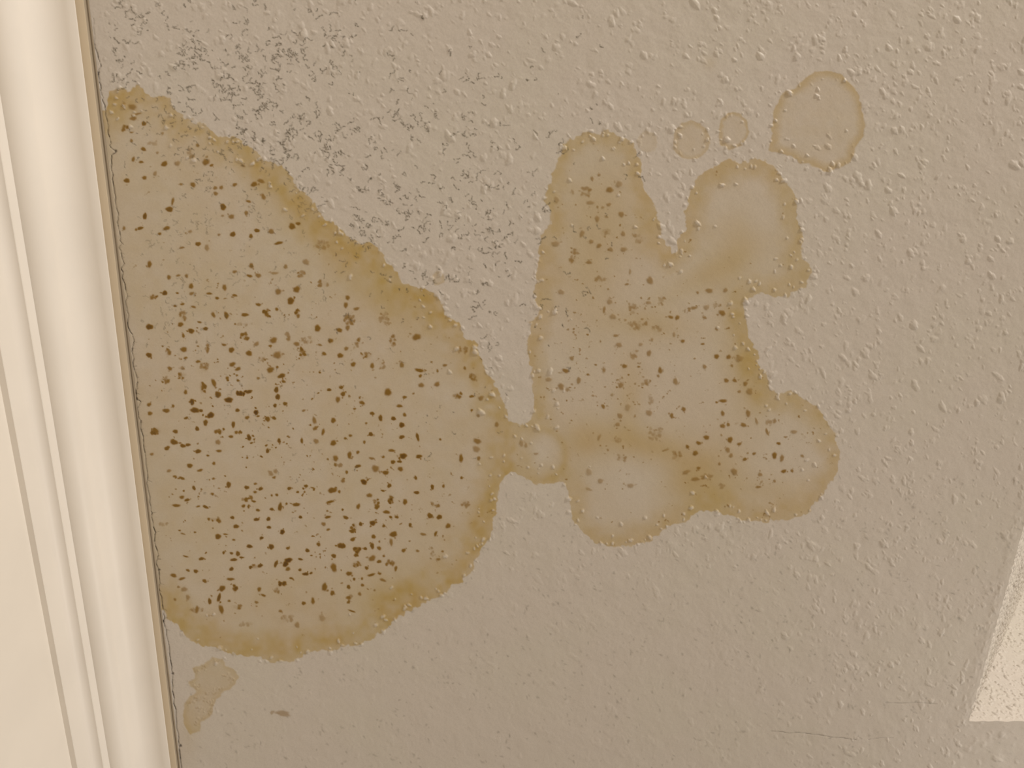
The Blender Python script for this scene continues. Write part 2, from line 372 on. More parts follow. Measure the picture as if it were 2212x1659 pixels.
# the larger spots, each where it was seen: x, y, half widths, strength
TRACED = """
323,571,4.7,7.3,60 365,599,4.7,4.7,55 385,595,4.7,2.7,50 403,596,4.0,4.0,50 356,633,5.7,4.3,85 383,633,3.3,2.0,70 
331,640,9.3,4.0,70 413,618,5.3,5.3,60 414,634,6.0,3.3,50 452,634,6.0,2.7,60 485,621,4.7,6.7,55 507,638,5.3,3.0,60 
469,644,4.7,2.7,65 486,645,4.0,1.3,50 543,574,5.3,5.3,55 539,596,6.0,3.3,60 558,595,6.7,4.7,50 507,587,5.3,3.3,50 
617,576,4.7,4.7,45 601,630,7.3,6.0,50 641,625,7.3,6.7,60 651,593,10.0,7.3,50 661,566,7.3,6.7,40 628,650,7.3,6.7,75 
700,613,15.0,6.7,50 593,590,8.0,3.3,40 558,658,6.0,3.3,60 576,676,8.0,9.3,75 598,668,4.0,3.3,60 394,657,4.7,2.7,60 
378,661,3.3,2.7,60 418,663,5.3,2.7,55 395,683,10.0,10.7,50 390,701,6.0,4.7,65 323,706,6.7,6.0,85 413,715,5.7,5.3,80 
396,725,3.3,4.7,60 444,710,5.3,3.3,75 431,696,5.3,2.0,60 461,680,4.0,6.0,55 489,681,4.7,7.3,65 529,680,7.3,4.0,65 
643,678,4.7,9.3,70 528,700,23.4,2.3,35 686,709,6.7,6.7,65 733,713,7.3,4.0,60 751,643,5.3,4.7,55 747,659,4.7,6.0,55 
770,667,6.0,4.0,50 756,691,14.0,12.0,50 830,688,11.3,12.7,40 751,708,4.7,6.0,50 772,740,5.3,9.3,60 849,736,8.0,12.0,50 
900,728,8.7,7.3,55 528,727,10.0,6.7,70 622,725,4.0,10.0,50 591,735,7.3,6.7,55 584,747,4.0,2.7,60 714,736,5.3,5.3,60 
691,745,4.7,2.7,50 661,735,14.0,7.3,40 641,743,6.7,4.7,50 447,745,3.3,15.0,55 554,743,6.0,4.7,45 322,767,5.7,5.0,80 
363,761,5.0,9.3,65 397,755,7.3,5.3,60 401,773,4.0,2.7,60 500,756,5.3,6.0,70 484,745,4.7,2.7,60 538,763,6.0,6.0,65 
599,767,8.0,8.7,50 654,763,8.0,11.3,75 564,777,9.3,4.7,50 735,768,6.7,4.7,65 700,764,4.7,4.0,60 748,753,5.3,4.0,50 
791,768,12.7,6.7,60 428,781,5.3,3.0,60 502,787,6.7,4.7,60 514,797,6.0,4.0,60 584,799,8.0,5.7,60 599,793,3.3,2.7,60 
441,793,8.7,9.3,60 367,796,5.3,4.0,55 394,795,4.7,4.0,40 394,812,9.3,5.7,60 355,821,10.7,5.3,60 763,787,5.3,5.0,60 
804,790,4.0,6.7,55 826,788,6.0,11.3,45 868,788,5.3,6.0,50 906,800,8.7,4.0,65 908,812,4.0,3.3,60 608,812,8.7,4.0,75 
514,822,3.3,2.3,70 491,817,3.3,4.7,60 462,827,4.7,8.7,60 437,837,6.7,10.7,75 558,817,3.3,3.3,50 613,824,4.7,2.7,60 
471,852,6.7,5.7,80 494,864,8.7,5.0,90 524,849,11.7,4.7,95 538,846,6.7,3.3,85 597,842,4.0,6.7,80 600,857,4.3,6.0,85 
711,842,4.3,3.3,75 737,837,4.7,3.3,70 741,851,5.0,4.7,70 838,847,6.7,8.7,60 730,863,5.3,6.0,55 874,858,4.7,3.3,60 
910,832,6.0,5.3,50 401,847,4.0,4.7,60 415,868,4.7,6.0,90 322,874,4.7,4.0,60 374,877,3.3,3.3,60 359,887,8.0,4.0,65 
421,886,8.7,5.3,85 434,887,4.7,2.7,80 455,897,6.7,6.0,90 324,893,4.7,4.7,60 553,891,4.0,5.3,100 594,876,3.7,3.7,80 
616,872,4.3,4.0,70 513,886,4.0,4.0,75 534,902,4.7,4.0,60 578,905,5.3,5.3,70 592,903,4.7,3.3,70 402,903,4.7,2.7,70 
444,913,4.7,6.0,75 504,917,4.0,6.0,75 656,887,4.0,2.7,50 782,870,6.0,4.0,60 766,883,3.3,2.3,60 863,877,7.3,3.0,60 
804,893,4.7,3.7,70 822,903,4.3,6.0,75 850,904,5.3,3.7,80 868,918,6.0,4.7,85 874,896,4.0,4.0,60 720,908,4.7,6.0,65 
679,908,4.0,8.7,50 336,932,10.7,7.3,75 379,932,5.0,4.3,70 426,926,4.3,4.3,80 474,932,9.3,4.7,75 483,927,2.7,2.7,70 
681,925,5.3,4.0,55 698,933,3.3,7.3,60 801,938,5.0,3.7,80 868,944,5.3,4.0,75 902,944,3.3,8.0,75 513,935,9.3,4.0,70 
499,943,5.3,2.7,70 538,945,4.3,6.0,85 543,957,3.3,2.0,70 376,955,8.7,4.7,75 361,968,5.7,4.3,70 395,963,5.3,4.0,75 
406,961,6.0,2.7,75 428,975,5.7,4.3,80 471,955,5.3,6.0,45 603,952,3.7,4.7,80 652,952,2.7,6.0,70 683,953,6.0,5.3,45 
720,957,6.7,5.3,65 578,974,3.7,4.3,80 787,955,2.7,4.0,60 757,941,4.0,2.7,60 746,947,3.3,2.7,60 449,984,3.3,2.0,70 
328,981,4.0,3.3,50 473,974,6.7,2.7,60 534,989,2.7,2.3,60 725,990,6.0,6.0,55 755,983,4.7,7.3,60 773,977,3.3,4.0,60 
730,1005,10.0,3.3,60 773,1007,6.0,3.3,75 803,990,6.0,3.0,50 828,987,3.3,2.7,60 846,973,6.7,3.3,60 871,985,6.7,6.0,85 
849,998,4.3,4.3,75 863,997,4.7,3.0,75 905,986,6.0,4.0,75 811,1012,8.7,6.7,50 865,1013,6.0,4.7,60 833,1021,6.0,4.7,70 
749,1020,3.0,4.0,60 410,1006,5.3,5.0,70 462,1001,4.0,3.3,60 365,1017,5.3,3.3,45 432,1016,6.0,3.0,60 377,1029,4.3,2.0,60 
393,1033,6.0,3.0,65 461,1034,3.3,2.3,60 589,1023,9.3,6.0,40 592,1031,4.0,2.7,55 551,1045,2.7,2.7,60 786,1041,6.7,4.7,90 
741,1038,4.7,4.7,50 841,1049,4.0,4.7,75 898,1032,2.7,4.7,70 494,1047,4.3,6.7,75 533,1053,4.7,4.0,75 563,1056,5.3,3.0,80 
661,1050,4.0,3.0,75 676,1054,5.3,1.7,60 625,1055,4.3,3.3,75 419,1054,3.3,4.7,75 718,1059,8.7,6.0,70 733,1062,3.3,3.3,60 
643,1063,3.0,2.7,70 827,1060,4.0,2.3,70 900,1064,6.0,3.0,80 598,1069,3.0,3.0,70 587,1070,2.3,2.3,70 459,1067,3.3,3.3,60 
551,1063,4.0,2.7,60 393,1074,4.7,4.0,60 404,1080,5.3,3.0,75 534,1077,12.0,3.0,65 548,1083,4.7,2.3,70 713,1084,8.0,3.0,65 
798,1070,6.0,4.7,55 813,1087,5.3,10.7,65 845,1079,6.0,9.3,85 381,1092,8.0,3.3,65 444,1095,6.0,3.0,75 428,1094,4.7,2.0,60 
526,1093,4.0,3.3,70 537,1094,2.7,4.0,70 605,1095,4.3,8.0,75 640,1090,8.7,3.3,70 619,1088,2.7,2.3,70 557,1102,4.0,3.0,70 
587,1100,4.0,3.0,75 774,1094,4.0,6.0,60 875,1084,4.7,6.0,65 286,231,8.4,6.7,45 268,228,4.0,8.4,40 288,256,8.4,4.0,50 
298,246,7.4,2.7,45 269,276,9.4,4.7,65 284,286,4.0,2.3,50 311,267,5.4,4.3,65 284,304,3.7,3.7,50 351,288,3.3,3.0,40 
427,314,4.0,4.0,50 310,322,5.4,4.3,60 412,330,6.7,10.0,40 340,330,3.0,3.3,40 330,308,9.4,4.7,35 445,350,7.4,7.4,55 
457,357,4.7,2.7,60 355,354,7.4,5.0,65 288,344,3.3,6.0,55 305,350,4.7,3.0,60 383,353,6.0,6.0,40 274,390,5.7,5.0,70 
312,384,5.4,3.7,60 335,375,4.0,6.0,40 391,398,3.3,3.0,50 417,399,5.7,5.4,55 549,398,6.7,5.7,60 564,391,7.4,4.7,50 
507,399,5.0,4.0,55 478,405,4.0,4.7,50 465,406,4.7,4.0,50 466,418,4.7,4.7,50 525,358,5.4,3.3,40 569,425,4.7,6.7,50 
537,435,5.4,3.0,55 373,435,3.3,8.0,55 366,452,7.4,5.4,75 482,447,6.0,6.7,75 500,468,6.0,5.4,50 481,466,3.3,2.7,40 
532,460,4.7,4.7,50 313,467,3.7,7.4,80 303,493,6.0,3.3,75 294,496,3.0,2.7,60 360,493,8.0,4.0,60 345,505,4.0,3.0,60 
411,500,4.3,3.7,40 503,506,5.4,5.4,75 542,510,4.3,4.3,65 555,498,5.4,4.0,75 586,500,6.7,5.4,50 631,489,7.4,6.0,65 
644,483,5.4,3.3,65 473,507,3.3,3.0,45 602,525,8.7,3.3,65 428,527,5.4,4.7,70 447,535,5.4,6.7,40 393,535,5.4,2.7,50 
268,493,3.3,4.7,50 693,529,20.1,10.0,35 462,1122,13.4,4.0,65 502,1118,4.0,3.3,80 554,1122,5.4,3.3,85 580,1121,4.0,4.0,85 
510,1137,5.4,4.3,75 581,1139,4.3,3.0,85 610,1149,4.7,4.7,95 471,1159,5.4,6.0,75 565,1162,3.7,3.0,90 539,1180,5.7,3.7,85 
586,1181,4.7,6.0,85 505,1166,4.0,2.0,60 487,1154,5.4,1.7,60 483,1194,2.7,3.3,75 500,1195,3.3,2.7,80 514,1196,4.7,4.7,75 
522,1204,4.7,2.0,75 505,1209,6.7,3.0,80 435,1207,5.4,3.3,75 401,1202,6.0,1.7,65 500,1229,4.3,3.7,85 423,1234,4.3,4.0,75 
406,1232,4.3,2.7,65 375,1243,7.4,3.7,60 393,1250,7.4,2.7,60 442,1255,5.0,3.7,65 549,1224,10.7,4.0,85 562,1222,6.0,3.0,85 
596,1218,3.3,7.4,80 623,1210,7.4,4.7,95 617,1218,5.4,6.0,95 622,1229,5.4,4.0,60 649,1208,5.4,2.0,80 660,1240,6.0,3.3,90 
672,1238,3.3,2.3,80 648,1231,3.3,3.0,75 629,1249,4.0,2.0,75 611,1262,10.0,3.3,90 498,1251,8.0,3.0,65 480,1271,6.7,5.4,75 
508,1271,3.3,9.4,85 473,1291,3.7,8.0,85 453,1299,3.7,6.0,75 478,1316,5.4,8.7,60 512,1312,10.0,4.7,55 425,1318,16.7,4.3,50 
495,1298,3.0,2.7,60 569,1286,5.4,2.7,60 560,1273,3.7,5.4,60 599,1273,5.4,10.0,45 676,1298,4.0,6.7,60 656,1303,4.0,4.0,70 
718,1281,4.0,6.0,65 701,1268,5.4,8.7,65 721,1201,4.7,4.3,75 721,1226,6.7,8.7,60 664,1189,4.0,4.0,80 622,1184,4.0,3.0,70 
688,1176,4.0,4.0,70 649,1117,4.0,2.7,85 708,1117,6.0,3.0,70 699,1132,5.4,4.0,50 709,1144,4.7,2.3,60 736,1179,6.7,5.4,80 
398,1273,6.7,5.4,40 378,1295,3.0,3.0,50 406,1290,4.7,5.4,40 554,1301,4.0,3.3,50 606,1320,4.0,3.3,50 532,1348,16.7,5.4,32 
619,1338,13.4,9.4,35 642,1350,6.0,6.0,40 696,1335,7.4,6.7,32 395,1153,5.4,2.0,50 388,1146,2.7,2.0,60 353,1131,10.0,2.7,35 
747,1118,6.0,3.3,70 844,1117,3.3,2.7,75 835,1106,6.7,4.0,65 929,1114,6.0,5.4,70 949,1117,5.4,4.7,80 857,1117,4.0,3.0,70 
805,1130,5.4,5.4,85 779,1132,3.7,3.7,80 765,1141,6.7,9.4,75 829,1136,3.3,3.0,70 886,1134,3.3,4.0,75 968,1136,6.0,4.7,60 
850,1154,7.4,6.0,70 941,1153,3.0,5.4,65 914,1154,6.7,3.0,50 807,1159,4.0,4.7,70 762,1165,5.4,3.7,70 742,1179,4.7,4.7,80 
772,1191,6.0,10.0,80 804,1179,4.3,6.0,75 819,1184,4.7,4.0,60 845,1171,4.0,7.4,50 789,1185,4.0,3.0,75 872,1189,4.7,4.0,60 
902,1190,3.7,3.0,50 934,1192,5.4,10.0,40 829,1201,2.7,2.7,60 804,1206,7.4,6.0,55 819,1213,4.7,3.7,65 770,1218,10.0,7.4,65 
792,1227,3.7,3.7,70 844,1216,12.0,4.7,60 855,1228,3.0,6.0,60 754,1239,6.0,4.7,65 802,1242,7.4,3.0,65 820,1239,4.0,2.7,60 
765,1251,3.0,2.7,75 782,1250,2.7,2.7,60 783,1264,4.0,3.0,60 753,1268,4.0,4.3,70 777,1283,4.0,4.0,50 827,1253,6.7,3.3,50 
755,1293,4.0,10.0,60 760,1320,8.7,1.7,65 947,1208,4.7,3.0,50 956,1191,2.7,2.7,50 1297,604,14.1,6.0,45 1272,567,7.4,3.3,50 
1238,562,8.0,10.0,50 1361,587,2.7,6.7,40 1404,606,7.4,8.0,50 1354,614,5.4,2.3,50 1212,631,6.7,6.0,40 1317,652,6.7,5.4,40 
1305,669,3.3,7.4,50 1324,684,6.7,6.7,40 1366,667,8.0,12.0,50 1429,651,6.7,9.4,45 1401,654,6.0,4.0,40 1449,685,6.7,3.0,60 
1463,686,4.7,5.4,60 1376,703,23.4,8.7,45 1419,711,16.7,4.7,40 1330,725,5.4,3.3,50 1337,745,6.7,5.4,45 1369,764,8.7,10.0,45 
1402,763,4.7,7.4,50 1384,744,4.7,4.0,40 1408,734,3.3,4.0,40 1474,737,4.0,4.0,45 1456,723,3.3,6.0,40 1349,791,5.4,4.7,60 
1235,774,4.7,4.7,50 1222,801,7.4,4.7,60 1305,800,4.0,10.7,55 1270,809,3.0,2.7,60 1250,822,4.7,7.4,50 1212,835,6.7,7.4,50 
1185,820,7.4,4.7,40 1232,843,10.0,2.7,45 1426,800,4.0,8.0,60 1422,812,3.3,3.3,50 1341,832,5.4,6.7,50 1397,826,10.0,5.4,50 
1459,824,5.4,7.4,50 1322,853,3.3,4.0,40 1303,878,4.0,5.0,60 1404,861,5.4,13.4,40 1402,892,6.7,6.7,45 1451,898,4.0,6.0,60 
1476,883,4.7,3.3,55 1339,898,6.0,5.4,45 1334,917,6.0,4.0,45 1356,880,6.7,7.4,35 1417,937,15.1,13.4,38 1332,952,10.0,4.7,40 
1344,990,10.0,8.0,45 1294,945,3.3,7.4,40 1297,1039,6.7,5.4,40 1272,1020,7.4,7.4,35 1362,1049,8.0,4.7,40 1463,987,8.7,11.4,45 
1438,972,7.4,2.7,40 1272,1057,7.4,3.3,35 1126,958,4.7,7.4,40 1158,980,5.4,2.7,40 1136,962,4.0,5.4,40 989,855,9.4,6.7,60 
1039,860,6.0,5.4,45 1019,856,5.4,3.0,60 1019,886,2.7,2.7,60 1033,898,4.0,3.3,40 1073,917,4.7,5.4,45 1031,953,8.0,6.0,50 
1029,970,7.4,7.4,40 996,990,4.7,8.0,60 1034,990,4.0,4.7,50 951,949,3.0,2.3,60 961,789,4.7,3.3,50 932,782,2.7,2.0,50 
945,801,2.3,4.0,55 944,830,6.7,4.7,50 1023,816,8.7,10.0,50 999,756,10.0,6.7,45 1004,795,3.0,4.0,50 997,1032,3.3,3.0,60 
958,1050,3.0,3.7,60 934,1052,3.7,5.0,75 1002,1087,11.4,8.0,45 942,1091,10.0,3.3,55 1264,415,12.0,10.0,50 1317,410,7.4,6.7,55 
1337,398,6.7,8.0,40 1279,386,4.0,4.7,45 1294,378,4.0,3.0,45 1315,442,5.4,4.0,45 1302,448,4.0,2.7,40 1275,438,8.7,4.7,40 
1342,463,6.7,6.0,50 1290,473,5.4,6.7,45 1310,468,4.7,3.0,40 1257,505,4.7,8.7,45 1307,504,10.0,8.7,40 1346,505,5.4,5.4,45 
1277,522,4.7,5.4,45 1294,531,6.0,4.7,50 1319,539,6.0,4.7,45 1347,539,6.7,6.0,45 1379,517,10.0,10.0,40 1200,527,8.7,6.7,40 
1242,542,9.4,7.4,50 1202,432,6.7,6.7,35 1237,415,3.3,6.0,35 1532,628,8.0,5.4,50 1507,632,3.0,3.3,50 1567,627,5.4,4.7,45 
1499,665,8.7,3.3,50 1489,667,4.0,3.3,50 1526,664,6.0,6.7,40 1549,659,10.0,3.3,40 1560,676,7.4,6.0,60 1522,686,5.4,3.0,50 
1475,737,4.0,4.0,60 1518,743,4.0,2.7,60 1548,711,3.3,4.0,50 1548,770,6.0,4.7,65 1574,771,4.7,5.4,60 1597,775,8.0,8.0,40 
1522,792,4.7,4.7,50 1581,790,2.7,4.0,50 1569,822,5.4,4.7,60 1587,822,4.7,4.0,60 1610,829,4.7,5.4,55 1619,846,6.7,8.0,45 
1597,846,4.0,3.3,50 1562,866,8.0,4.0,65 1548,869,3.3,2.3,65 1616,893,5.4,7.4,55 1561,893,4.0,6.0,60 1477,884,4.7,4.7,60 
1561,920,5.4,5.0,60 1573,917,3.3,4.7,60 1606,918,7.4,4.0,60 1634,910,3.3,7.4,45 1664,913,12.0,5.4,50 1657,933,3.3,8.0,55 
1715,933,6.7,4.7,45 1526,945,6.7,4.7,65 1509,957,5.4,4.0,65 1577,950,6.0,6.0,70 1597,959,5.4,3.3,60 1572,972,4.7,6.7,50 
1579,984,4.7,4.7,50 1485,965,4.0,4.0,65 1502,979,6.0,5.4,65 1682,958,4.3,3.3,70 1673,984,5.4,6.7,70 1689,990,4.7,7.4,55 
1609,992,4.7,3.7,65 1629,980,4.0,3.3,60 1554,1002,3.3,3.3,50 1509,1011,4.7,3.0,60 1586,1019,6.7,8.0,50 1642,1025,4.7,4.7,50 
1693,1018,5.4,4.0,70 1711,1017,3.3,4.0,60 1673,1039,3.3,3.3,50 1638,1052,6.0,3.0,55 1526,1030,12.0,5.4,50 1502,1035,8.7,4.7,50 
1557,1050,10.0,5.4,40 1482,1020,8.7,4.7,45 1733,985,4.7,3.0,50 
"""
for _t in TRACED.split():
    x, y, rx, ry, v = (float(q) for q in _t.split(','))
    v = v / 115.0
    if m_at(sdR, x, y) > 0:
        v *= 0.86
    if max(rx, ry) > 9:
        for k in range(int(rx * ry / 11) + 2):
            r_ = rng.uniform(1.8, 4.6)
            blob(spot, x + rng.uniform(-1, 1) * rx * 0.85, y + rng.uniform(-1, 1) * ry * 0.85, r_ * 1.2, r_, rng.uniform(0, 3), v * rng.uniform(0.6, 1.05), soft=0.5, wob=0.3)
        blob(spot, x, y, rx, ry, rng.uniform(-0.15, 0.15), v * 0.35, soft=0.6, wob=0.25)
    else:
        blob(spot, x, y, rx * 1.05, ry * 1.05, rng.uniform(-0.35, 0.35), v, soft=0.46, wob=0.20)
        blob(spot, x, y, rx * 1.7, ry * 1.7, 0, 0.10, soft=0.8, wob=0.2)
        blob(hgt, x, y, rx, ry, 0, min(rx, ry) * 0.08, wob=0.3, dome=True)
        if rng.random() < 0.35:
            a_ = rng.uniform(0, 6.28)
            blob(spot, x + math.cos(a_) * rx * 1.5, y + math.sin(a_) * ry * 1.5, rx * 0.4, ry * 0.4, a_, v * 0.8, soft=0.5, wob=0.4)
# mottling of the ragged stain by the moulding
for x, y in ((428, 1447), (440, 1441), (468, 1428), (489, 1462), (500, 1470), (476, 1489), (462, 1497), (447, 1499), (424, 1480), (410, 1473),
             (432, 1510), (447, 1512), (455, 1521), (460, 1533), (448, 1541), (436, 1550), (420, 1518), (408, 1520), (428, 1535), (425, 1565)):
    for k in range(4):
        blob(spot, x + rng.normal(0, 4), y + rng.normal(0, 3), rng.uniform(2, 4.5), rng.uniform(1.5, 3), rng.uniform(0, 3), rng.uniform(0.08, 0.22), soft=0.6, wob=0.4)
        blob(hgt, x + rng.normal(0, 5), y + rng.normal(0, 4), rng.uniform(2, 4), rng.uniform(1.5, 3), rng.uniform(0, 3), rng.uniform(0.3, 0.9), wob=0.3, dome=True)
# a brown dash by itself below the large stain
blob(spot, 611, 1541, 17, 6.5, 0.03, 0.30, soft=0.4, wob=0.3)
blob(spot, 588, 1539, 5, 4.5, -0.6, 0.26, soft=0.3, wob=0.3)

# grey mould specks: short crooked chains of tiny dots
densM = (1.0 * gauss(480, 150, 290, 190, 0.3) + 0.85 * gauss(700, 380, 250, 130, 0.6) + 0.35 * gauss(950, 380, 260, 220)
         + 0.35 * gauss(400, 500, 170, 200) + 0.30 * gauss(420, 700, 180, 200) + 0.12 * gauss(1050, 700, 150, 260) + 0.12 * gauss(560, 760, 300, 260))
cl3 = value_noise((MH, MW), 40, 131, 2)
N = 13000
mx = rng.uniform(215, 1400, N); my = rng.uniform(-380, 1150, N)
for x, y in zip(mx, my):
    if x < crack_x(y) + 24:
        continue
    p = m_at(densM, x, y) * (0.55 + 0.95 * m_at(cl3, x, y))
    if y < 0:
        p = m_at(densM, x, -0.5 * y) * 0.6
    if rng.random() > p:
        continue
    v = 1.0 if y < 420 or x > 700 else 0.65
    n = int(rng.integers(1, 9))
    a = rng.uniform(0, 6.28)
    cx, cy = x, y
    fine = 0.72 if m_at(sdL, x, y) > 0 else 1.0
    for k in range(n):
        blob(mold, cx, cy, rng.uniform(1.1, 2.4) * fine, rng.uniform(0.85, 1.5) * fine, a, v * rng.uniform(0.4, 1.0), soft=0.5, wob=0.2)
        a += rng.normal(0, 0.9)
        st = rng.uniform(1.6, 4.2) * fine
        cx += math.cos(a) * st
        cy += math.sin(a) * st
# faint dots in the smoother plaster of the lower half
N = 3400
mx = rng.uniform(380, 2212, N); my = rng.uniform(1020, 1800, N)
for x, y in zip(mx, my):
    if m_at(inAny, x, y) > 0.2 or x < crack_x(y) + 24:
        continue
    if rng.random() > 0.45 + 0.55 * m_at(cl3, x, y):
        continue
    blob(mold, x, y, rng.uniform(1.5, 4.5), rng.uniform(1.0, 2.4), rng.uniform(0.2, 1.6), rng.uniform(0.10, 0.36), soft=0.7, wob=0.4)

# cracks: the jagged gap beside the moulding, two hairlines at the lower right
def crack_line(pts, w, v):
    for (x0, y0), (x1, y1) in zip(pts[:-1], pts[1:]):
        n = int(math.hypot(x1 - x0, y1 - y0)) + 1
        for k in range(n):
            t = k / n
            blob(crack, x0 + (x1 - x0) * t, y0 + (y1 - y0) * t, w, w, 0, v, soft=0.6, wob=0)
CRX = [(202, 40), (205, 95), (212, 122), (218, 140), (213, 155), (215, 178), (219, 205), (224, 222), (228, 240), (230, 255), (234, 280),
    (237, 305), (240, 320), (250, 328), (241, 336), (241, 365), (245, 400), (249, 425), (251, 450), (255, 463), (254, 480), (259, 510),
    (262, 525), (257, 535), (264, 553), (268, 570), (261, 580), (266, 600), (274, 640), (271, 655), (277, 680), (275, 705), (284, 722),
    (290, 738), (285, 752), (287, 775), (290, 800), (298, 825), (294, 843), (295, 862), (304, 868), (297, 882), (298, 898), (304, 915),
    (310, 955), (314, 990), (319, 1030), (318, 1052), (323, 1075), (326, 1104), (328, 1118), (335, 1150), (333, 1170), (342, 1200),
    (338, 1212), (342, 1232), (345, 1255), (342, 1270), (349, 1290), (352, 1315), (356, 1333), (352, 1343), (359, 1360), (365, 1398),
    (370, 1440), (373, 1462), (371, 1480), (376, 1520), (382, 1560), (386, 1600), (392, 1660), (400, 1740), (408, 1815)]
crack_line(CRX[:2], 0.7, 0.35)
_j = []
for (x0, y0), (x1, y1) in zip(CRX[1:-1], CRX[2:]):
    for k in range(3):
        t = k / 3
        _j.append((x0 + (x1 - x0) * t + rng.normal(0, 0.9), y0 + (y1 - y0) * t))
for k in range(len(_j) - 1):
    crack_line(_j[k:k + 2], rng.uniform(0.6, 1.15), rng.uniform(0.35, 0.95))
for x, y in ((293, 850), (295, 862), (296, 898), (352, 1342), (390, 1611), (250, 326), (373, 1455), (343, 1231)):
    blob(crack, x, y, 2.4, 3.0, 0.5, 0.8, soft=0.5)
for n_ in range(60):
    k = int(rng.integers(0, len(_j)))
    x, y = _j[k]
    if y > 500:
        crack_line([(x, y), (x + rng.uniform(3, 10), y + rng.uniform(-5, 6))], 0.6, rng.uniform(0.15, 0.5))
crack_line([(1665, 1579), (1690, 1581), (1705, 1584), (1722, 1582), (1745, 1585), (1775, 1588), (1800, 1593), (1820, 1594), (1850, 1598)], 0.65, 0.5)
crack_line([(1875, 1598), (1900, 1594), (1930, 1593)], 0.55, 0.3)
crack_line([(1912, 1518), (1945, 1519), (1985, 1518), (2025, 1520)], 0.6, 0.4)

# plaster: gentle unevenness and fine trowel marks
relief = hgt * PXM
relief = relief + PXM * (0.55 * value_noise((MH, MW), 34, 301, 2) + 0.22 * value_noise((MH, MW), 9, 307, 2)) * np.where(inAny > 0.5, 0.45, 0.8)
relief -= PXM * 2.0 * crack
# plaster swells a little towards the moulding joint
stain = np.clip(stain * (1 - 0.85 * clean), 0, 1.3).astype(np.float32)
spot = np.clip(spot * (1 - clean), 0, 1).astype(np.float32)
mold = np.clip(mold * (1 - 0.5 * clean), 0, 1).astype(np.float32)
crack = np.clip(crack, 0, 1).astype(np.float32)

# ------------------------------------------------------------------ materials
def srgb(c):
    return tuple(((v / 255) / 12.92 if v / 255 <= 0.04045 else ((v / 255 + 0.055) / 1.055) ** 2.4) for v in c)

def node_mat(name):
    m = bpy.data.materials.new(name)
    m.use_nodes = True
    nt = m.node_tree
    return m, nt, nt.nodes['Principled BSDF']

def mixcol(nt, fac, a, b):
    n = nt.nodes.new('ShaderNodeMix')
    n.data_type = 'RGBA'
    n.clamp_factor = True
    for sock, v in ((n.inputs[0], fac), (n.inputs[6], a), (n.inputs[7], b)):
        if hasattr(v, 'links') or hasattr(v, 'is_linked'):
            nt.links.new(v, sock)
        elif isinstance(v, (tuple, list)):
            sock.default_value = (*v[:3], 1)
        else:
            sock.default_value = v
    return n.outputs[2]

def noise(nt, scale, detail=3, rough=0.5):
    tc = nt.nodes.new('ShaderNodeTexCoord')
    n = nt.nodes.new('ShaderNodeTexNoise')
    n.inputs['Scale'].default_value = scale
    n.inputs['Detail'].default_value = detail
    n.inputs['Roughness'].default_value = rough
    nt.links.new(tc.outputs['Object'], n.inputs['Vector'])
    return n.outputs['Fac']

def ramp(nt, fac, lo, hi):
    n = nt.nodes.new('ShaderNodeMapRange')
    n.interpolation_type = 'SMOOTHSTEP'
    n.inputs['From Min'].default_value = lo
    n.inputs['From Max'].default_value = hi
    nt.links.new(fac, n.inputs['Value'])
    return n.outputs['Result']

def bump(nt, bsdf, hgt_out, strength, dist):
    b = nt.nodes.new('ShaderNodeBump')
    b.inputs['Strength'].default_value = strength
    b.inputs['Distance'].default_value = dist
    nt.links.new(hgt_out, b.inputs['Height'])
    nt.links.new(b.outputs[0], bsdf.inputs['Normal'])

PLASTER = (0.60, 0.56, 0.51)
def plaster_material():
    m, nt, bs = node_mat('splatter_plaster_paint')
    at = nt.nodes.new('ShaderNodeAttribute')
    at.attribute_name = 'marks'
    sep = nt.nodes.new('ShaderNodeSeparateColor')
    nt.links.new(at.outputs['Color'], sep.inputs[0])
    base = mixcol(nt, ramp(nt, noise(nt, 7.0, 3), 0.40, 0.66), (0.596, 0.554, 0.503), (0.590, 0.556, 0.492))
    base = mixcol(nt, ramp(nt, noise(nt, 420.0, 2), 0.35, 0.75), base, (0.56, 0.52, 0.47))
    tan = mixcol(nt, ramp(nt, noise(nt, 16.0, 3), 0.35, 0.68), (0.450, 0.322, 0.114), (0.442, 0.326, 0.110))
    c = mixcol(nt, sep.outputs[0], base, tan)
    c = mixcol(nt, ramp(nt, sep.outputs[1], 0.0, 0.55), c, (0.255, 0.142, 0.016))
    c = mixcol(nt, ramp(nt, sep.outputs[1], 0.35, 1.0), c, (0.085, 0.034, 0.001))
    c = mixcol(nt, sep.outputs[2], c, (0.105, 0.088, 0.058))
    ac = nt.nodes.new('ShaderNodeAttribute')
    ac.attribute_name = 'crack'
    c = mixcol(nt, ac.outputs['Fac'], c, (0.03, 0.022, 0.014))
    nt.links.new(c, bs.inputs['Base Color'])
    bs.inputs['Roughness'].default_value = 0.52
    bs.inputs['Specular IOR Level'].default_value = 0.35
    bump(nt, bs, noise(nt, 650.0, 2), 0.12, 0.0008)
    return m

def paint_material(name, col, rough=0.45, var=0.03):
    m, nt, bs = node_mat(name)
    c2 = tuple(v * (1 - var) for v in col)
    c = mixcol(nt, ramp(nt, noise(nt, 9.0, 3), 0.35, 0.7), col, c2)
    nt.links.new(c, bs.inputs['Base Color'])
    bs.inputs['Roughness'].default_value = rough
    bs.inputs['Specular IOR Level'].default_value = 0.3
    bump(nt, bs, noise(nt, 180.0, 3), 0.06, 0.001)
    return m

